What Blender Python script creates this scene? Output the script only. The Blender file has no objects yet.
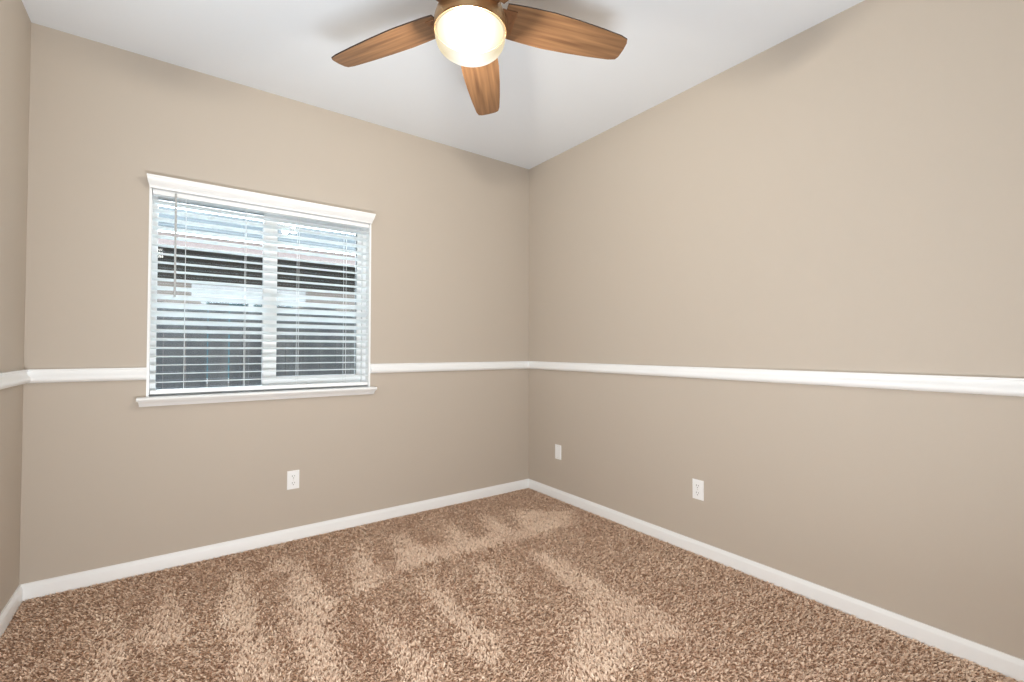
import bpy, bmesh, math, random
import numpy as np
from mathutils import Vector, Matrix

S = bpy.context.scene
C = S.collection
PI = math.pi
R = math.radians

# ---------------------------------------------------------------- camera
cam_d = bpy.data.cameras.new('camera')
cam_d.sensor_fit = 'HORIZONTAL'
cam_d.sensor_width = 36.0
cam_d.lens = 461.78 / 1024 * 36.0
cam_d.clip_start = 0.01
cam = bpy.data.objects.new('camera', cam_d)
C.objects.link(cam)
S.camera = cam
yaw, pitch, roll = 0.632095, 0.018145, 0.00224
fw = Vector((math.sin(yaw) * math.cos(pitch), math.cos(yaw) * math.cos(pitch), math.sin(pitch)))
rt = Vector((math.cos(yaw), -math.sin(yaw), 0))
up = rt.cross(fw)
rt, up = math.cos(roll) * rt + math.sin(roll) * up, -math.sin(roll) * rt + math.cos(roll) * up
M = Matrix((rt, up, -fw)).transposed().to_4x4()
M.translation = Vector((-2.32805, -2.94743, 1.12746))
cam.matrix_world = M

# ---------------------------------------------------------------- world, lights, exposure
S.view_settings.view_transform = 'Standard'
S.view_settings.look = 'None'
S.view_settings.gamma = 1.0
S.view_settings.use_curve_mapping = False
S.view_settings.exposure = 0.36
S.cycles.use_denoising = True
S.cycles.max_bounces = 10
S.cycles.diffuse_bounces = 6
S.cycles.transparent_max_bounces = 16
S.cycles.caustics_reflective = False
S.cycles.caustics_refractive = False

w = bpy.data.worlds.new('sky'); S.world = w
w.use_nodes = True
wb = w.node_tree.nodes['Background']
wb.inputs['Color'].default_value = (0.84, 0.93, 1.0, 1)
wb.inputs['Strength'].default_value = 9.5

def area(name, loc, aim, sx, sy, power, col):
    d = bpy.data.lights.new(name, 'AREA')
    d.shape = 'RECTANGLE'; d.size = sx; d.size_y = sy; d.energy = power; d.color = col
    o = bpy.data.objects.new(name, d); C.objects.link(o)
    o.location = loc
    o.rotation_euler = (Vector(aim) - Vector(loc)).to_track_quat('-Z', 'Y').to_euler()
    return o
# added side fill light, set in an invented window of the left wall
area('side_fill', (-2.91, -1.65, 1.50), (0.0, -1.65, 1.25), 1.5, 1.3, 8, (0.88, 0.95, 1.0))
# added low fill light, turned up to brighten the ceiling
area('ceiling_fill', (-2.0, -2.88, 0.45), (-1.9, -2.3, 2.6), 0.8, 0.3, 20, (0.80, 0.92, 1.0))
# added fill panel near the floor, brightens lower walls and carpet
area('hall_low_fill', (-2.05, -3.25, 0.33), (-2.1, -0.6, 1.0), 1.3, 0.45, 29, (0.97, 0.99, 1.0))
# added weak fill light in the unseen hall behind the camera
area('hall_fill', (-2.6, -3.95, 2.3), (-2.6, -3.5, 0.0), 0.3, 0.3, 2, (1.0, 0.97, 0.93))

# ---------------------------------------------------------------- materials
def mat(name, col, rough=0.5, metal=0.0, spec=0.5):
    m = bpy.data.materials.new(name); m.use_nodes = True
    b = m.node_tree.nodes['Principled BSDF']
    b.inputs['Base Color'].default_value = (*col, 1)
    b.inputs['Roughness'].default_value = rough
    b.inputs['Metallic'].default_value = metal
    b.inputs['Specular IOR Level'].default_value = spec
    return m
def N(m, t, **kw):
    n = m.node_tree.nodes.new(t)
    for k, v in kw.items(): setattr(n, k, v)
    return n
def L(m, a, b): m.node_tree.links.new(a, b)
def bump(m, scale, strength, dist=0.001, detail=3.0):
    tc = N(m, 'ShaderNodeTexCoord'); nz = N(m, 'ShaderNodeTexNoise'); bp = N(m, 'ShaderNodeBump')
    nz.inputs['Scale'].default_value = scale; nz.inputs['Detail'].default_value = detail
    bp.inputs['Strength'].default_value = strength; bp.inputs['Distance'].default_value = dist
    L(m, tc.outputs['Object'], nz.inputs['Vector']); L(m, nz.outputs['Fac'], bp.inputs['Height'])
    L(m, bp.outputs['Normal'], m.node_tree.nodes['Principled BSDF'].inputs['Normal'])
    return m
def ramp_col(m, scale, c0, c1, p0=0.35, p1=0.65, detail=4.0, coord='Object'):
    """base colour mottled between two tones; scale may be a 3-vector"""
    tc = N(m, 'ShaderNodeTexCoord'); mp = N(m, 'ShaderNodeMapping'); nz = N(m, 'ShaderNodeTexNoise'); cr = N(m, 'ShaderNodeValToRGB')
    mp.inputs['Scale'].default_value = scale if not isinstance(scale, (int, float)) else (scale,) * 3
    nz.inputs['Scale'].default_value = 1.0; nz.inputs['Detail'].default_value = detail
    cr.color_ramp.elements[0].position = p0; cr.color_ramp.elements[0].color = (*c0, 1)
    cr.color_ramp.elements[1].position = p1; cr.color_ramp.elements[1].color = (*c1, 1)
    L(m, tc.outputs[coord], mp.inputs['Vector']); L(m, mp.outputs['Vector'], nz.inputs['Vector'])
    L(m, nz.outputs['Fac'], cr.inputs['Fac'])
    L(m, cr.outputs['Color'], m.node_tree.nodes['Principled BSDF'].inputs['Base Color'])
    return m

M_wall = bump(mat('taupe_wall_paint', (0.515, 0.455, 0.39), 0.75, spec=0.25), 260, 0.25, 0.0012)
M_ceil = bump(mat('ceiling_paint', (0.79, 0.83, 0.88), 0.85, spec=0.2), 200, 0.2, 0.0012)
M_trim = mat('white_trim_paint', (0.87, 0.885, 0.895), 0.35)
M_vinyl = mat('white_vinyl', (0.90, 0.91, 0.92), 0.4)
M_slat = mat('white_blind_slat', (0.92, 0.93, 0.94), 0.45)
def translucent(m, col, fac):
    b = m.node_tree.nodes['Principled BSDF']; t = N(m, 'ShaderNodeBsdfTranslucent'); x = N(m, 'ShaderNodeMixShader')
    t.inputs['Color'].default_value = (*col, 1); x.inputs['Fac'].default_value = fac
    L(m, b.outputs[0], x.inputs[1]); L(m, t.outputs[0], x.inputs[2]); L(m, x.outputs[0], m.node_tree.nodes['Material Output'].inputs['Surface'])
translucent(M_slat, (0.95, 0.99, 1.0), 0.66)
M_cord = mat('blind_cord', (0.80, 0.82, 0.82), 0.8)
M_wand = mat('clear_grey_wand', (0.45, 0.46, 0.46), 0.25)
M_gasket = mat('glazing_gasket', (0.10, 0.13, 0.15), 0.6)
M_plate = mat('white_plastic_plate', (0.88, 0.895, 0.905), 0.3)
M_slot = mat('outlet_slot', (0.12, 0.12, 0.12), 0.6)
M_screw = mat('screw', (0.70, 0.70, 0.68), 0.3, 0.6)
M_carpetbase = ramp_col(mat('carpet_backing', (0.2, 0.13, 0.09), 0.95, spec=0.1), 150, (0.30, 0.20, 0.14), (0.45, 0.31, 0.22))
M_wood = ramp_col(mat('fan_walnut', (0.2, 0.1, 0.05), 0.42, spec=0.4), (3.0, 55.0, 20.0), (0.115, 0.056, 0.028), (0.27, 0.145, 0.07), 0.3, 0.7)
M_woodedge = mat('fan_blade_edge', (0.035, 0.02, 0.014), 0.5)
M_bronze = mat('brushed_bronze', (0.42, 0.27, 0.14), 0.38, 0.85)
M_glare = mat('dark_glare_disc', (0.02, 0.014, 0.009), 0.7, spec=0.2)
M_iron = mat('blade_iron_bronze', (0.24, 0.12, 0.06), 0.45, 0.6)
M_stucco = bump(mat('neighbour_stucco', (0.21, 0.175, 0.155), 0.9), 60, 0.3, 0.004)
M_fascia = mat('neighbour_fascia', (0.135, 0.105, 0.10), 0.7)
M_eave = mat('dark_eave_tone', (0.012, 0.011, 0.010), 0.8)
M_ntrim = mat('neighbour_trim', (0.42, 0.42, 0.43), 0.6)
M_roof = ramp_col(mat('pale_roof_tile', (0.6, 0.62, 0.64), 0.8), (2.0, 8.0, 8.0), (0.05, 0.064, 0.074), (0.085, 0.10, 0.11))
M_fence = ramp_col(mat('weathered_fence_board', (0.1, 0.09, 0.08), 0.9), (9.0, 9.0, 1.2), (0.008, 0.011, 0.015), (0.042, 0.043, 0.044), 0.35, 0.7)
M_ground = ramp_col(mat('pale_gravel', (0.5, 0.5, 0.48), 0.95), 30, (0.12, 0.13, 0.13), (0.2, 0.2, 0.2))

def glass(name, tint, fac, rough=0.0):
    m = bpy.data.materials.new(name); m.use_nodes = True
    nt = m.node_tree; nt.nodes.remove(nt.nodes['Principled BSDF'])
    t = N(m, 'ShaderNodeBsdfTransparent'); g = N(m, 'ShaderNodeBsdfGlossy'); x = N(m, 'ShaderNodeMixShader'); f = N(m, 'ShaderNodeFresnel'); a = N(m, 'ShaderNodeMath')
    t.inputs['Color'].default_value = (*tint, 1); g.inputs['Roughness'].default_value = rough
    f.inputs['IOR'].default_value = 1.5; a.operation = 'ADD'; a.inputs[1].default_value = fac
    L(m, f.outputs['Fac'], a.inputs[0]); L(m, a.outputs[0], x.inputs['Fac'])
    L(m, t.outputs[0], x.inputs[1]); L(m, g.outputs[0], x.inputs[2])
    L(m, x.outputs[0], nt.nodes['Material Output'].inputs['Surface'])
    return m
M_glass = glass('window_glass', (0.965, 0.985, 0.985), 0.03)
M_nglass = mat('neighbour_window_glass', (0.05, 0.16, 0.20), 0.05, spec=0.8)

# frosted lamp glass: gives off the light of two bulbs behind it
BULBS = ((-0.045, -0.055, -0.075), (0.05, 0.06, -0.085))
M_globe = bpy.data.materials.new('frosted_lamp_glass'); M_globe.use_nodes = True
def _globe(m):
    nt = m.node_tree; nt.nodes.remove(nt.nodes['Principled BSDF'])
    tc = N(m, 'ShaderNodeTexCoord')
    tot = None
    for b in BULBS:
        d = N(m, 'ShaderNodeVectorMath', operation='DISTANCE'); d.inputs[1].default_value = b
        L(m, tc.outputs['Object'], d.inputs[0])
        r = N(m, 'ShaderNodeMapRange'); r.inputs['From Min'].default_value = 0.12; r.inputs['From Max'].default_value = 0.04
        r.inputs['To Min'].default_value = 0.0; r.inputs['To Max'].default_value = 1.0
        L(m, d.outputs['Value'], r.inputs['Value'])
        if tot is None: tot = r.outputs[0]
        else:
            a = N(m, 'ShaderNodeMath', operation='ADD'); L(m, tot, a.inputs[0]); L(m, r.outputs[0], a.inputs[1]); tot = a.outputs[0]
    cr = N(m, 'ShaderNodeMix', data_type='RGBA'); cr.inputs['A'].default_value = (1.0, 0.86, 0.58, 1); cr.inputs['B'].default_value = (1.0, 0.97, 0.90, 1)
    L(m, tot, cr.inputs['Factor'])
    em = N(m, 'ShaderNodeEmission'); L(m, cr.outputs['Result'], em.inputs['Color'])
    st = N(m, 'ShaderNodeMath', operation='MULTIPLY_ADD'); st.inputs[1].default_value = 0.34; st.inputs[2].default_value = 0.68
    L(m, tot, st.inputs[0]); L(m, st.outputs[0], em.inputs['Strength'])
    tr = N(m, 'ShaderNodeBsdfTransparent'); tr.inputs['Color'].default_value = (1, 0.97, 0.9, 1)
    x = N(m, 'ShaderNodeMixShader'); x.inputs['Fac'].default_value = 0.85
    L(m, tr.outputs[0], x.inputs[1]); L(m, em.outputs[0], x.inputs[2])
    L(m, x.outputs[0], nt.nodes['Material Output'].inputs['Surface'])
_globe(M_globe)

# ---------------------------------------------------------------- helpers
def link(name, bm, m, parent=None, smooth=False, mats=None):
    me = bpy.data.meshes.new(name)
    bmesh.ops.recalc_face_normals(bm, faces=bm.faces[:])
    bm.to_mesh(me); bm.free()
    for k in (mats or [m]): me.materials.append(k)
    if smooth:
        for p in me.polygons: p.use_smooth = True
        me.set_sharp_from_angle(angle=R(40))
    o = bpy.data.objects.new(name, me); C.objects.link(o)
    if parent: o.parent = parent
    return o
def box(bm, x0, x1, y0, y1, z0, z1, bev=0.0):
    vs = [bm.verts.new((x, y, z)) for x in (x0, x1) for y in (y0, y1) for z in (z0, z1)]
    q = lambda *i: bm.faces.new([vs[k] for k in i])
    fs = [q(0, 1, 3, 2), q(4, 6, 7, 5), q(0, 4, 5, 1), q(2, 3, 7, 6), q(0, 2, 6, 4), q(1, 5, 7, 3)]
    if bev:
        es = list({e for f in fs for e in f.edges})
        bmesh.ops.bevel(bm, geom=es, offset=bev, segments=2, affect='EDGES', profile=0.7)
    return bm
def B(*a, **k): return box(bmesh.new(), *a, **k)
def sweep(bm, prof, p0, p1, out, m0=0.0, m1=0.0):
    """extrude a (depth, z) profile from p0 to p1; ends shear by depth*m for mitres"""
    p0, p1, out = Vector(p0), Vector(p1), Vector(out)
    t = (p1 - p0).normalized()
    a = [bm.verts.new(p0 + out * d + t * (d * m0) + Vector((0, 0, z))) for d, z in prof]
    b = [bm.verts.new(p1 + out * d - t * (d * m1) + Vector((0, 0, z))) for d, z in prof]
    n = len(prof)
    for i in range(n):
        j = (i + 1) % n
        bm.faces.new((a[i], a[j], b[j], b[i]))
    bm.faces.new(a); bm.faces.new(b[::-1])
    return bm
def lathe(bm, prof, seg=48, cx=0, cy=0):
    rings = []
    for r, z in prof:
        if r < 1e-6: rings.append([bm.verts.new((cx, cy, z))])
        else: rings.append([bm.verts.new((cx + r * math.cos(2 * PI * k / seg), cy + r * math.sin(2 * PI * k / seg), z)) for k in range(seg)])
    for a, b in zip(rings, rings[1:]):
        for k in range(seg):
            j = (k + 1) % seg
            if len(a) == 1 and len(b) == 1: continue
            if len(a) == 1: bm.faces.new((a[0], b[j], b[k]))
            elif len(b) == 1: bm.faces.new((a[k], a[j], b[0]))
            else: bm.faces.new((a[k], a[j], b[j], b[k]))
    return bm
def tube(bm, p0, p1, r, seg=8):
    p0, p1 = Vector(p0), Vector(p1); t = (p1 - p0).normalized()
    u = t.orthogonal().normalized(); v = t.cross(u)
    a = [bm.verts.new(p0 + r * (math.cos(2 * PI * k / seg) * u + math.sin(2 * PI * k / seg) * v)) for k in range(seg)]
    b = [bm.verts.new(p1 + r * (math.cos(2 * PI * k / seg) * u + math.sin(2 * PI * k / seg) * v)) for k in range(seg)]
    for k in range(seg): bm.faces.new((a[k], a[(k + 1) % seg], b[(k + 1) % seg], b[k]))
    bm.faces.new(a[::-1]); bm.faces.new(b)
    return bm
def empty(name, loc, rz=0):
    o = bpy.data.objects.new(name, None); C.objects.link(o); o.location = loc; o.rotation_euler = (0, 0, rz)
    o.empty_display_size = 0.1
    return o
def tag(o, label, cat, group=None, kind=None):
    o['label'] = label; o['category'] = cat
    if group: o['group'] = group
    if kind: o['kind'] = kind
    return o
def struct(o, label=None, cat=None):
    o['kind'] = 'structure'
    if label: o['label'] = label; o['category'] = cat
    return o

# ---------------------------------------------------------------- room shell
W, D, H = 2.866, 3.06, 2.6                    # width, depth, height
OX0, OX1, OZ0, OZ1 = -2.437, -1.304, 0.885, 1.952   # window opening
T = 0.16
struct(link('floor', B(-W - T, T, -D - T - 1.4, T, -0.06, 0.010), M_carpetbase), 'brown carpeted floor of the empty bedroom', 'floor')
struct(link('ceiling', B(-W - T, T, -D - T - 1.4, T, H, H + 0.06), M_ceil), 'plain white painted ceiling', 'ceiling')
struct(link('wall_right', B(0, T, -D, 0, 0, H), M_wall), 'plain taupe wall right of the corner', 'wall')
bm = bmesh.new()
LY0, LY1, LZ0, LZ1 = -2.42, -0.88, 0.84, 2.16
box(bm, -W - T, -W, -D, LY0, 0, H); box(bm, -W - T, -W, LY1, 0, 0, H); box(bm, -W - T, -W, LY0, LY1, 0, LZ0); box(bm, -W - T, -W, LY0, LY1, LZ1, H)
struct(link('wall_left', bm, M_wall), 'narrow sliver of taupe wall at the left edge', 'wall')
bm = bmesh.new()
for a_, b_, c_, d_ in ((LY0, LY0 + 0.04, LZ0, LZ1), (LY1 - 0.04, LY1, LZ0, LZ1), (LY0 + 0.04, LY1 - 0.04, LZ0, LZ0 + 0.04), (LY0 + 0.04, LY1 - 0.04, LZ1 - 0.04, LZ1)):
    box(bm, -W - 0.14, -W - 0.07, a_, b_, c_, d_)
w2 = struct(link('added_window', bm, M_vinyl))  # unseen window frame, added to house the side fill light
link('sky_blocker', B(-W - 0.069, -W - 0.062, LY0 + 0.003, LY1 - 0.003, LZ0 + 0.003, LZ1 - 0.003), M_trim, w2)  # added opaque panel, keeps sky light out of the opening
bm = bmesh.new()
box(bm, -W - T, OX0, 0, T, 0, H); box(bm, OX1, T, 0, T, 0, H)
box(bm, OX0, OX1, 0, T, 0, OZ0 - 0.02); box(bm, OX0, OX1, 0, T, OZ1, H)
struct(link('wall_front', bm, M_wall), 'taupe wall with the window', 'wall')
bm = bmesh.new()                               # rear wall with the doorway behind the camera, widened to darken glass reflections; added hall blocks sky
DX0, DX1, DZ = -2.76, -0.25, 2.35
box(bm, -W - T, DX0, -D - T, -D, 0, H); box(bm, DX1, T, -D - T, -D, 0, H); box(bm, DX0, DX1, -D - T, -D, DZ, H)
box(bm, -W - T, T, -D - T - 1.4, -D - T - 1.3, 0, H); box(bm, -W - T, -W - T + 0.1, -D - T - 1.3, -D - T, 0, H); box(bm, 0, T, -D - T - 1.3, -D - T, 0, H)
struct(link('wall_rear', bm, M_wall))

BASE = [(0, 0.0102), (0.014, 0.0102), (0.014, 0.062), (0.012, 0.070), (0.008, 0.076), (0.006, 0.083), (0, 0.083)]
RAIL = [(0, 0.971), (0.010, 0.971), (0.018, 0.974), (0.025, 0.980), (0.028, 0.988), (0.027, 0.996), (0.022, 1.003), (0.016, 1.010), (0.013, 1.018), (0.0125, 1.024), (0.017, 1.027), (0.017, 1.033), (0, 1.033)]
def run(name, prof, p0, p1, out, m0, m1, label, cat):
    return struct(link(name, sweep(bmesh.new(), prof, p0, p1, out, m0, m1), M_trim, smooth=True), label, cat)
run('baseboard_left', BASE, (-W, -D, 0), (-W, 0, 0), (1, 0, 0), 0, 1, 'white baseboard along the left wall', 'baseboard')
run('baseboard_front', BASE, (-W, 0, 0), (0, 0, 0), (0, -1, 0), 1, 1, 'white baseboard below the window', 'baseboard')
run('baseboard_right', BASE, (0, 0, 0), (0, -D, 0), (-1, 0, 0), 1, 0, 'white baseboard along the right wall', 'baseboard')
run('trim_1', RAIL, (-W, -D, 0), (-W, 0, 0), (1, 0, 0), 0, 1, 'white chair rail on the left wall', 'chair rail')
run('trim_2', RAIL, (-W, 0, 0), (OX0 - 0.0, 0, 0), (0, -1, 0), 1, 0, 'short white chair rail left of the window', 'chair rail')
run('trim_3', RAIL, (OX1 + 0.0, 0, 0), (0, 0, 0), (0, -1, 0), 0, 1, 'white chair rail between the window and the corner', 'chair rail')
run('trim_4', RAIL, (0, 0, 0), (0, -D, 0), (-1, 0, 0), 1, 0, 'long white chair rail on the right wall', 'chair rail')

# ---------------------------------------------------------------- window
win = struct(empty('window_1', ((OX0 + OX1) / 2, 0, OZ0)), 'white two pane sliding window in the taupe wall', 'window')
def wl(name, bm, m, parent=win, smooth=False):
    o = link(name, bm, m, parent, smooth)
    if parent == win: o.matrix_parent_inverse = Matrix.Translation(-win.location)
    return o
j = 0.011
bm = bmesh.new()                               # jamb liner, edge just proud of the wall
box(bm, OX0, OX0 + j, -0.004, 0.06, OZ0, OZ1); box(bm, OX1 - j, OX1, -0.004, 0.06, OZ0, OZ1); box(bm, OX0 + j, OX1 - j, -0.004, 0.06, OZ1 - j, OZ1)
wl('jamb_liner', bm, M_trim)
bm = bmesh.new()
FX0, FX1, FZ0, FZ1 = OX0, OX1, OZ0, OZ1
f = 0.034
box(bm, FX0, FX0 + f, 0.06, 0.15, FZ0, FZ1); box(bm, FX1 - f, FX1, 0.06, 0.15, FZ0, FZ1)
box(bm, FX0 + f, FX1 - f, 0.06, 0.15, FZ0, FZ0 + 0.025); box(bm, FX0 + f, FX1 - f, 0.06, 0.15, FZ1 - 0.03, FZ1)
box(bm, -1.903, -1.868, 0.131, 0.148, FZ0 + 0.025, FZ1 - 0.03)
wl('window_frame', bm, M_vinyl)
wl('glass_pane', B(FX0 + f, -1.903, 0.119, 0.124, FZ0 + 0.025, FZ1 - 0.03), M_glass)
bm = bmesh.new()
SX0, SX1, SZ0, SZ1 = -1.909, FX1 - f, FZ0 + 0.026, FZ1 - 0.031
box(bm, SX0, SX0 + 0.072, 0.088, 0.130, SZ0, SZ1); box(bm, SX1 - 0.026, SX1, 0.088, 0.130, SZ0, SZ1)
box(bm, SX0 + 0.072, SX1 - 0.026, 0.088, 0.130, SZ0, 0.963); box(bm, SX0 + 0.072, SX1 - 0.026, 0.088, 0.130, SZ1 - 0.03, SZ1)
sash = wl('sliding_sash', bm, M_vinyl)
o = wl('glass_pane', B(SX0 + 0.072, SX1 - 0.026, 0.112, 0.117, 0.963, SZ1 - 0.03), M_glass, sash)
bm = bmesh.new()
gx0, gx1, gz0, gz1 = SX0 + 0.072, SX1 - 0.026, 0.963, SZ1 - 0.03
box(bm, gx0, gx0 + 0.004, 0.106, 0.111, gz0, gz1); box(bm, gx1 - 0.004, gx1, 0.106, 0.111, gz0, gz1)
wl('gasket', bm, M_gasket, sash)
SILL = [(0, 0.867), (0.046, 0.867), (0.052, 0.871), (0.054, 0.877), (0.052, 0.882), (0.046, 0.885), (0, 0.885)]
bm = sweep(bmesh.new(), SILL, (-2.473, 0, 0), (-1.276, 0, 0), (0, -1, 0))
box(bm, OX0, OX1, 0.0, 0.06, 0.867, 0.885)
wl('window_sill', bm, M_trim, smooth=True)
APR = [(0, 0.838), (0.014, 0.838), (0.018, 0.842), (0.022, 0.850), (0.030, 0.859), (0.040, 0.865), (0.040, 0.867), (0, 0.867)]
wl('sill_apron', sweep(bmesh.new(), APR, (-2.46, 0, 0), (-1.286, 0, 0), (0, -1, 0), -0.2, -0.2), M_trim, smooth=True)

# ---------------------------------------------------------------- blind
bl = tag(empty('window_blind', ((OX0 + OX1) / 2, 0.028, 1.95)), 'white slatted blind with crown valance filling the window', 'blind')
def bl_(name, bm, m, parent=bl, smooth=False):
    o = link(name, bm, m, parent, smooth)
    if parent == bl: o.matrix_parent_inverse = Matrix.Translation(-bl.location)
    return o
BX0, BX1 = OX0 + 0.014, OX1 - 0.014
CROWN = [(0.0, 1.937), (0.018, 1.937), (0.020, 1.944), (0.025, 1.950), (0.033, 1.957), (0.041, 1.966), (0.047, 1.976), (0.049, 1.982), (0.054, 1.983), (0.054, 1.992), (0.0, 1.992)]
CROWN = [(d + 0.005, z) for d, z in CROWN]
bl_('valance', sweep(bmesh.new(), CROWN, (-2.430, 0, 0), (-1.312, 0, 0), (0, -1, 0), -0.28, -0.28), M_trim, smooth=True)
bl_('headrail', B(BX0, BX1, 0.004, 0.054, 1.913, 1.938, bev=0.002), M_vinyl)
def tilt_at(z): return R(-float(np.interp(z, [0.9, 0.96, 1.05, 1.2, 1.33, 1.42, 1.5, 1.62, 1.72, 1.9], [6, 6, 4, 14, 31, 20, 5, 1, 8, 9])))   # room-side edge up; uneven tilt imitates slat reflections in the glass
ZS = [1.3504 + 0.044 * n for n in range(12, -10, -1)]
bm = bmesh.new()
YC = 0.028
for z in ZS:
    prof = []; tilt = tilt_at(z)
    for y, s in ((-0.0255, 0), (-0.012, 0.0012), (0, 0.0016), (0.012, 0.0012), (0.0255, 0)):
        prof.append((y * math.cos(tilt), z + y * math.sin(tilt) + s + 0.0013))
    for y, s in ((0.0255, 0), (0.012, 0.0012), (0, 0.0016), (-0.012, 0.0012), (-0.0255, 0)):
        prof.append((y * math.cos(tilt), z + y * math.sin(tilt) + s - 0.0013))
    sweep(bm, [(y, zz) for y, zz in prof], (BX0, YC, 0), (BX1, YC, 0), (0, 1, 0))
bl_('slats', bm, M_slat, smooth=True)
bl_('bottom_rail', B(BX0, BX1, 0.003, 0.053, 0.897, 0.916, bev=0.003), M_vinyl)
for x in (-2.284, -2.009, -1.735, -1.460):
    bm = bmesh.new()
    for y in (0.0015, 0.0545): tube(bm, (x, y, 0.914), (x, y, 1.92), 0.0011, 6)
    for z in ZS: tube(bm, (x, 0.0015, z - 0.003 - 0.0265 * math.tan(tilt_at(z))), (x, 0.0545, z - 0.003 + 0.0265 * math.tan(tilt_at(z))), 0.0006, 4)
    bl_('ladder_cord', bm, M_cord)
bm = tube(bmesh.new(), (-2.3285, -0.009, 1.925), (-2.3275, -0.012, 1.393), 0.0048, 6)
wand = bl_('tilt_wand', bm, M_wand)
bm = tube(bmesh.new(), (-2.3285, 0.004, 1.932), (-2.3285, -0.010, 1.922), 0.0025, 6)
bl_('wand_hook', bm, M_screw, wand)

# ---------------------------------------------------------------- outlets
def outlet(name, loc, rz, label, cat, duplex=True):
    t = tag(empty(name, loc, rz), label, cat, 'electrical plates on the walls')
    bm = box(bmesh.new(), -0.0327, 0.0327, -0.006, 0.0, -0.0535, 0.0535)
    es = [e for e in bm.edges if all(v.co.y < -0.005 for v in e.verts)]
    bmesh.ops.bevel(bm, geom=es, offset=0.003, segments=3, affect='EDGES')
    link('cover_plate', bm, M_plate, t)
    def disc(x, y, z, r, d, mm, par, nm):
        b = bmesh.new(); tube(b, (x, y, z), (x, y - d, z), r, 16); return link(nm, b, mm, par)
    if duplex:
        for s in (-1, 1):
            b = bmesh.new()
            pts = [(0.0165 * math.cos(a), 0.0145 * math.sin(a)) for a in [2 * PI * k / 24 for k in range(24)]]
            f0 = [b.verts.new((max(-0.0145, min(0.0145, x)), -0.0055, s * 0.0195 + z)) for x, z in pts]
            f1 = [b.verts.new((max(-0.0145, min(0.0145, x)), -0.0075, s * 0.0195 + z)) for x, z in pts]
            for k in range(24): b.faces.new((f0[k], f0[(k + 1) % 24], f1[(k + 1) % 24], f1[k]))
            b.faces.new(f1)
            rc = link('receptacle', b, M_plate, t)
            b = bmesh.new()
            for x, h in ((-0.0062, 0.0085), (0.0062, 0.0070)): box(b, x - 0.0012, x + 0.0012, -0.0080, -0.0070, s * 0.0195 + 0.003 - h / 2 + 0.001, s * 0.0195 + 0.003 + h / 2 + 0.001)
            tube(b, (0, -0.0070, s * 0.0195 - 0.0075), (0, -0.0080, s * 0.0195 - 0.0075), 0.0024, 10)
            link('slots', b, M_slot, rc)
        disc(0, -0.0055, 0, 0.003, 0.0012, M_screw, t, 'screw')
    else:
        for s in (-1, 1): disc(0, -0.0055, s * 0.0415, 0.003, 0.0012, M_screw, t, 'screw')
    return t
outlet('electrical_outlet', (-1.7545, 0, 0.362), 0, 'white duplex outlet on the wall under the window', 'outlet')
outlet('electrical_outlet', (0, -1.4985, 0.362), R(-90), 'white duplex outlet on the right wall, farther from the corner', 'outlet')
outlet('blank_wall_plate', (0, -0.358, 0.362), R(-90), 'small white blank plate on the right wall next to the corner', 'wall plate', False)

# ---------------------------------------------------------------- ceiling fan
FC = (-1.473, -1.520)
ZB = 2.352
DZF = -0.0135
fan = tag(empty('ceiling_fan', (FC[0], FC[1], H)), 'five blade walnut ceiling fan with a lit frosted bowl lamp', 'ceiling fan')
def fz(z): return z - H
link('ceiling_canopy', lathe(bmesh.new(), [(0, 0), (0.082, 0), (0.085, -0.012), (0.078, -0.05), (0.055, -0.07), (0, -0.072)]), M_bronze, fan, True)
link('motor_housing', lathe(bmesh.new(), [(0, fz(2.5220)), (0.0500, fz(2.5085)), (0.0850, fz(2.4985)), (0.1050, fz(2.4715)), (0.1120, fz(2.4265)), (0.1115, fz(2.3685)), (0.1229, fz(2.3435)), (0.1304, fz(2.3185)), (0.1314, fz(2.2935)), (0.1285, fz(2.2845)), (0.1229, fz(2.2845)), (0, fz(2.2980))]), M_bronze, fan, True)
kit = link('lamp_rim', lathe(bmesh.new(), [(0.1280, fz(2.2847)), (0.1309, fz(2.2847)), (0.1309, fz(2.2775)), (0.1280, fz(2.2775)), (0.1280, fz(2.2847))]), M_bronze, fan, True)
gz = fz(2.2805)
prof = [(0.1262, 0.0), (0.1271, -0.012), (0.1266, -0.027), (0.1243, -0.032)]
for k in range(1, 15):
    a = PI / 2 * k / 14
    prof.append((0.1238 * math.cos(a), -0.032 - 0.062 * math.sin(a)))
link('glare_disc', lathe(bmesh.new(), [(0, gz + 0.0015), (0.120, gz + 0.0015), (0.120, gz - 0.001), (0, gz - 0.001)]), M_glare, fan)  # added dark disc, stops the lit housing glaring through the bowl
globe = link('lamp_bowl', lathe(bmesh.new(), prof), M_globe, fan, True)
globe.location = (0, 0, gz)
for b in BULBS:
    d = bpy.data.lights.new('lamp_bulb', 'POINT'); d.energy = 80; d.color = (1.0, 0.96, 0.90); d.shadow_soft_size = 0.03
    o = bpy.data.objects.new('lamp_bulb', d); C.objects.link(o); o.parent = fan; o.location = (b[0] * .6, b[1] * .6, gz - 0.05)

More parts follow.
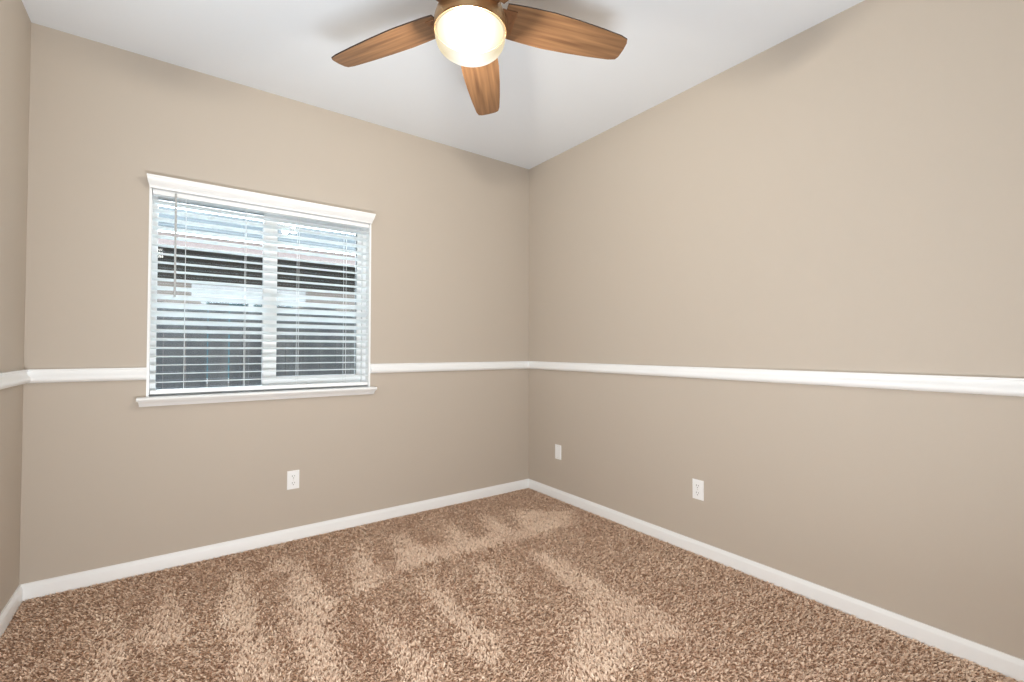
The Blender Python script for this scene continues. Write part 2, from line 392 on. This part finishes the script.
def half_w(x):
    xs = [0.115, 0.16, 0.22, 0.30, 0.40, 0.50, 0.59, 0.62]; ws = [0.067, 0.073, 0.077, 0.0796, 0.075, 0.067, 0.057, 0.053]
    return float(np.interp(x, xs, ws))
def blade_mesh():
    bm = bmesh.new()
    top = []
    xs = [0.125, 0.16, 0.2, 0.25, 0.3, 0.35, 0.4, 0.45, 0.5, 0.55, 0.585]
    up_ = [(x, half_w(x)) for x in xs]; lo_ = [(x, -half_w(x)) for x in xs]
    tip = []
    for k in range(0, 7):                                   # softly rounded tip, bowed outward
        a = R(90 - 180 * k / 6)
        s = math.sin(a); tip.append((0.595 + 0.027 * max(0, math.cos(a)) ** 0.6, 0.0545 * math.copysign(abs(s) ** 0.7, s) if abs(s) > 1e-6 else 0.0))
    out = up_ + tip + lo_[::-1]
    th = 0.0055
    a = [bm.verts.new((x, y, th / 2)) for x, y in out]; b = [bm.verts.new((x, y, -th / 2)) for x, y in out]
    n = len(out)
    for k in range(n):
        f_ = bm.faces.new((a[k], a[(k + 1) % n], b[(k + 1) % n], b[k])); f_.material_index = 1
    bm.faces.new(a); bm.faces.new(b[::-1])
    return bm
def iron_mesh():
    bm = bmesh.new()
    box(bm, 0.10, 0.165, -0.05, 0.05, -0.0075, -0.0032, bev=0.0015)
    return bm
def screw_mesh(y):
    return tube(bmesh.new(), (0.148, y, -0.0074), (0.148, y, -0.0092), 0.0036, 10)
first = None
for k in range(5):
    if first is None:
        bd = link('blade', blade_mesh(), M_wood, fan, mats=[M_wood, M_woodedge])
        ir = link('blade_iron', iron_mesh(), M_iron, bd); scs = [link('screw', screw_mesh(y), M_iron, bd) for y in (-0.03, 0.0, 0.03)]
        first = (bd, ir, *scs); b = bd
    else:
        b = first[0].copy(); C.objects.link(b); b.parent = fan
        for q in first[1:]:
            c = q.copy(); C.objects.link(c); c.parent = b
    az = R(50.5 + 72 * k + (0.1, -1.8, 0, 0, 1.7)[k])
    b.location = (0, 0, fz(ZB))
    b.rotation_euler = (Matrix.Rotation(az, 4, 'Z') @ Matrix.Rotation(R((4.9, 3.2, 2.6, 2.2, 1.9)[k]), 4, 'Y') @ Matrix.Rotation(R(-11.5), 4, 'X')).to_euler()

# ---------------------------------------------------------------- carpet pile
def pile():
    rng = np.random.default_rng(5)
    dens = 30000
    n = int(W * D * dens)
    x = -W + 0.016 + rng.random(n) * (W - 0.032); y = -D + rng.random(n) * (D - 0.016)
    # strokes left by the vacuum cleaner, outlined on the floor (x, y)
    strokes = STROKES
    lay = np.zeros(n)
    for poly in strokes:
        P = np.array(poly); c = P.mean(0)
        ins = np.zeros(n, bool)
        xx = x + rng.normal(0, 0.026, n); yy = y + rng.normal(0, 0.026, n)
        q = len(P); jx = q - 1
        for i in range(q):
            xi, yi = P[i]; xj, yj = P[jx]
            t = ((yi > yy) != (yj > yy)) & (xx < (xj - xi) * (yy - yi) / (yj - yi + 1e-12) + xi)
            ins ^= t; jx = i
        lay[ins & (rng.random(n) < 0.8)] = 1
    # low frequency wander of the pile
    g = np.zeros(n)
    for k in range(14):
        fx, fy = rng.normal(0, 9, 2); g += np.sin(fx * x + fy * y + rng.random() * 6.28)
    g /= 4
    lean = 1.1 + 0.15 * lay + 0.12 * g + rng.normal(0, 0.25, n)
    dirn = R(-108) + rng.normal(0, 1.15, n)
    dirn = np.where(lay > 0.5, R(72) + rng.normal(0, 0.75, n), dirn)
    h = 0.0085 * (0.75 + 0.5 * rng.random(n))
    wd = 0.0030 * (0.7 + 0.6 * rng.random(n))
    yw = rng.random(n) * 2 * PI
    sx, sy = np.cos(yw) * wd, np.sin(yw) * wd
    lx, ly = np.cos(dirn) * lean * h, np.sin(dirn) * lean * h
    V = np.zeros((n, 5, 3))
    V[:, 0] = np.stack([x - sx, y - sy, np.zeros(n)], 1); V[:, 1] = np.stack([x + sx, y + sy, np.zeros(n)], 1)
    mx, my = x + lx * 0.35, y + ly * 0.35
    V[:, 2] = np.stack([mx + sx * 1.1, my + sy * 1.1, h * 0.6], 1); V[:, 3] = np.stack([mx - sx * 1.1, my - sy * 1.1, h * 0.6], 1)
    V[:, 4] = np.stack([x + lx, y + ly, h], 1)
    V[:, :, 0] = np.clip(V[:, :, 0], -W + 0.0145, -0.0145); V[:, :, 1] = np.minimum(V[:, :, 1], -0.0145)
    base = np.arange(n)[:, None] * 5
    loops = np.concatenate([base + np.array([[0, 1, 2, 3]]), base + np.array([[3, 2, 4]])], 1).ravel()
    starts = (np.arange(n)[:, None] * 7 + np.array([[0, 4]])).ravel()
    V[:, :, 2] += 0.0101
    me = bpy.data.meshes.new('carpet_pile')
    me.vertices.add(n * 5); me.vertices.foreach_set('co', V.ravel().astype(np.float32))
    me.loops.add(n * 7); me.loops.foreach_set('vertex_index', loops.astype(np.int32))
    me.polygons.add(n * 2); me.polygons.foreach_set('loop_start', starts.astype(np.int32))
    me.update(calc_edges=True); me.validate()
    # yarn tones: light and dark strands at random, lightened in strokes to imitate pile shading
    tone = np.clip(0.5 + rng.normal(0, 0.16, n) + 0.07 * (lay - 0.4) + 0.05 * g, 0, 1)
    at = me.attributes.new('tone', 'FLOAT', 'POINT'); at.data.foreach_set('value', np.repeat(tone, 5).astype(np.float32))
    m = mat('brown_carpet_yarn', (0.3, 0.2, 0.15), 0.9, spec=0.15)
    a = N(m, 'ShaderNodeAttribute', attribute_name='tone'); mx_ = N(m, 'ShaderNodeValToRGB')
    e = mx_.color_ramp.elements
    e[0].color = (0.66, 0.455, 0.34, 1); e[1].color = (1.0, 0.84, 0.68, 1)
    L(m, a.outputs['Fac'], mx_.inputs['Fac']); L(m, mx_.outputs['Color'], m.node_tree.nodes['Principled BSDF'].inputs['Base Color'])
    me.materials.append(m)
    o = bpy.data.objects.new('carpet_pile', me); C.objects.link(o)
    tag(o, 'brown cut pile carpet with vacuum marks covering the floor', 'carpet', kind='stuff')
STROKES = [
[(-2.539, -0.264), (-2.53, -0.518), (-2.536, -0.742), (-2.53, -0.901), (-2.477, -0.94), (-2.47, -0.765), (-2.502, -0.522)],
[(-2.34, -0.196), (-2.362, -0.402), (-2.436, -0.663), (-2.385, -0.758), (-2.332, -0.761), (-2.27, -0.769), (-2.3, -0.514)],
[(-2.048, -0.235), (-2.111, -0.429), (-2.161, -0.703), (-2.14, -0.936), (-2.113, -1.205), (-2.02, -1.272), (-2.02, -1.023), (-2.044, -0.855), (-2.033, -0.591)],
[(-1.882, -0.219), (-1.938, -0.379), (-1.852, -0.403), (-1.839, -0.221)],
[(-1.809, -0.3), (-1.883, -0.595), (-1.923, -0.769), (-1.935, -1.012), (-1.954, -1.32), (-1.848, -1.398), (-1.822, -1.167), (-1.794, -0.953), (-1.738, -0.836), (-1.774, -0.673), (-1.779, -0.431)],
[(-1.467, -0.254), (-1.579, -0.576), (-1.675, -0.871), (-1.604, -0.819), (-1.458, -0.764), (-1.467, -0.52)],
[(-1.222, -0.215), (-1.322, -0.506), (-1.415, -0.746), (-1.29, -0.732), (-1.159, -0.699), (-1.203, -0.479)],
[(-1.636, -0.977), (-1.665, -1.13), (-1.662, -1.319), (-1.676, -1.523), (-1.583, -1.59), (-1.571, -1.418), (-1.6, -1.217), (-1.608, -1.044)],
[(-1.347, -0.82), (-1.385, -1.041), (-1.411, -1.315), (-1.439, -1.546), (-1.382, -1.588), (-1.302, -1.472), (-1.329, -1.333), (-1.321, -1.109), (-1.326, -0.942)],
[(-0.885, -0.254), (-1.013, -0.531), (-1.105, -0.724), (-0.992, -0.713), (-0.905, -0.711), (-0.907, -0.499)],
[(-1.041, -0.857), (-1.104, -1.104), (-1.135, -1.322), (-1.093, -1.324), (-1.05, -1.108), (-0.994, -0.891)],
[(-0.617, -0.243), (-0.738, -0.506), (-0.831, -0.681), (-0.731, -0.7), (-0.628, -0.702), (-0.61, -0.475)],
[(-0.41, -0.344), (-0.546, -0.604), (-0.63, -0.755), (-0.47, -0.759), (-0.261, -0.769), (-0.093, -0.621), (-0.255, -0.505)],
[(-1.308, -0.515), (-1.365, -0.677), (-1.175, -0.731), (-0.879, -0.763), (-0.534, -0.788), (-0.266, -0.765), (-0.271, -0.676), (-0.604, -0.681), (-0.928, -0.628)],
[(-0.719, -0.942), (-0.789, -1.174), (-0.822, -1.387), (-0.838, -1.557), (-0.866, -1.789), (-0.679, -1.925), (-0.63, -1.708), (-0.678, -1.469), (-0.664, -1.186), (-0.661, -0.984)],
[(-0.815, -1.475), (-1.024, -1.596), (-1.291, -1.803), (-1.185, -1.88), (-0.914, -1.827)],
]
pile()

# ---------------------------------------------------------------- outside the window
struct(link('ground', B(-12, 9, T, 14, -0.45, -0.35), M_ground))
fence = tag(empty('board_fence', (-1.9, 1.5, -0.35)), 'dark weathered board fence outside, seen between the blind slats', 'fence')
rng = random.Random(3)
bm = bmesh.new()
x = -6.4
while x < 4.0:
    wd = 0.138
    if not any(abs(x + wd / 2 - c) < 0.0 for c in (0,)):
        z1 = 1.84 + rng.uniform(-0.012, 0.012)
        box(bm, x - (-1.9), x + wd + 1.9, -0.009 + rng.uniform(-0.002, 0.002), 0.009, 0.03, z1, bev=0.0)
    x += wd + rng.choice((0.003, 0.003, 0.009))
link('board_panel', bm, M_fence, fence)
for z in (0.35, 1.0, 1.6):
    bm = bmesh.new(); box(bm, -4.4, 5.9, 0.0125, 0.05, z, z + 0.085); link('fence_rail', bm, M_fence, fence)
for px in (-4.0, -1.6, 0.8, 3.2, 5.6):
    bm = bmesh.new(); box(bm, px, px + 0.09, 0.0505, 0.14, 0, 1.78, bev=0.005); link('fence_post', bm, M_fence, fence)

house = tag(empty('neighbour_house', (-1.9, 3.0, -0.35)), 'neighbouring house with low eave outside the window', 'house')
HX0, HX1 = -7.5, 8.5
def hz(z): return z + 0.35
bm = bmesh.new()
wx0, wx1, wz0, wz1 = -2.10 + 1.9, -1.14 + 1.9, hz(0.75), hz(1.665)
box(bm, HX0, wx0, 0, 0.2, 0, hz(2.2)); box(bm, wx1, HX1, 0, 0.2, 0, hz(2.2)); box(bm, wx0, wx1, 0, 0.2, 0, wz0); box(bm, wx0, wx1, 0, 0.2, wz1, hz(2.2))
link('stucco_wall', bm, M_stucco, house)
link('eave_band', B(HX0, HX1, -0.04, -0.001, hz(1.83), hz(2.08), bev=0.004), M_eave, house)  # near-black band along the wall top, below the soffit
link('soffit', B(HX0, HX1, -0.62, -0.001, hz(2.085), hz(2.10)), M_eave, house)
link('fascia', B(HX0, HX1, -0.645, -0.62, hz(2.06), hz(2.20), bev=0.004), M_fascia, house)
bm = bmesh.new()
sl = 0.30
n = 12
for k in range(n):                                            # courses of flat tile, each lapping the one below
    y0, y1 = -0.68 + k * 0.32, -0.68 + (k + 1) * 0.32
    z0, z1 = hz(2.205) + (y0 + 0.68) * sl, hz(2.205) + (y1 + 0.68) * sl
    vs = [bm.verts.new((X, Y, Z)) for X in (HX0, HX1) for Y, Z in ((y0, z0), (y0, z0 + 0.03), (y1, z1 + 0.005), (y1, z1 - 0.02))]
    for i in range(4): bm.faces.new((vs[i], vs[(i + 1) % 4], vs[4 + (i + 1) % 4], vs[4 + i]))
    bm.faces.new(vs[:4]); bm.faces.new(vs[4:][::-1])
link('roof', bm, M_roof, house)
nw = link('head_trim', B(-2.184 + 1.9, -1.062 + 1.9, -0.035, -0.001, hz(1.675), hz(1.812), bev=0.003), M_ntrim, house)
bm = bmesh.new()
box(bm, wx0, wx0 + 0.05, 0.0, 0.08, wz0, wz1); box(bm, wx1 - 0.05, wx1, 0.0, 0.08, wz0, wz1)
box(bm, wx0 + 0.05, wx1 - 0.05, 0.0, 0.08, wz1 - 0.03, wz1); box(bm, wx0 + 0.05, wx1 - 0.05, 0.0, 0.08, wz0, wz0 + 0.05)
box(bm, -1.655 + 1.9, -1.605 + 1.9, 0.0, 0.08, wz0 + 0.05, wz1 - 0.03)
wf = link('window_frame', bm, M_ntrim, house)
link('window_glass', B(wx0 + 0.05, wx1 - 0.05, 0.085, 0.095, wz0 + 0.05, wz1 - 0.03), M_nglass, wf)
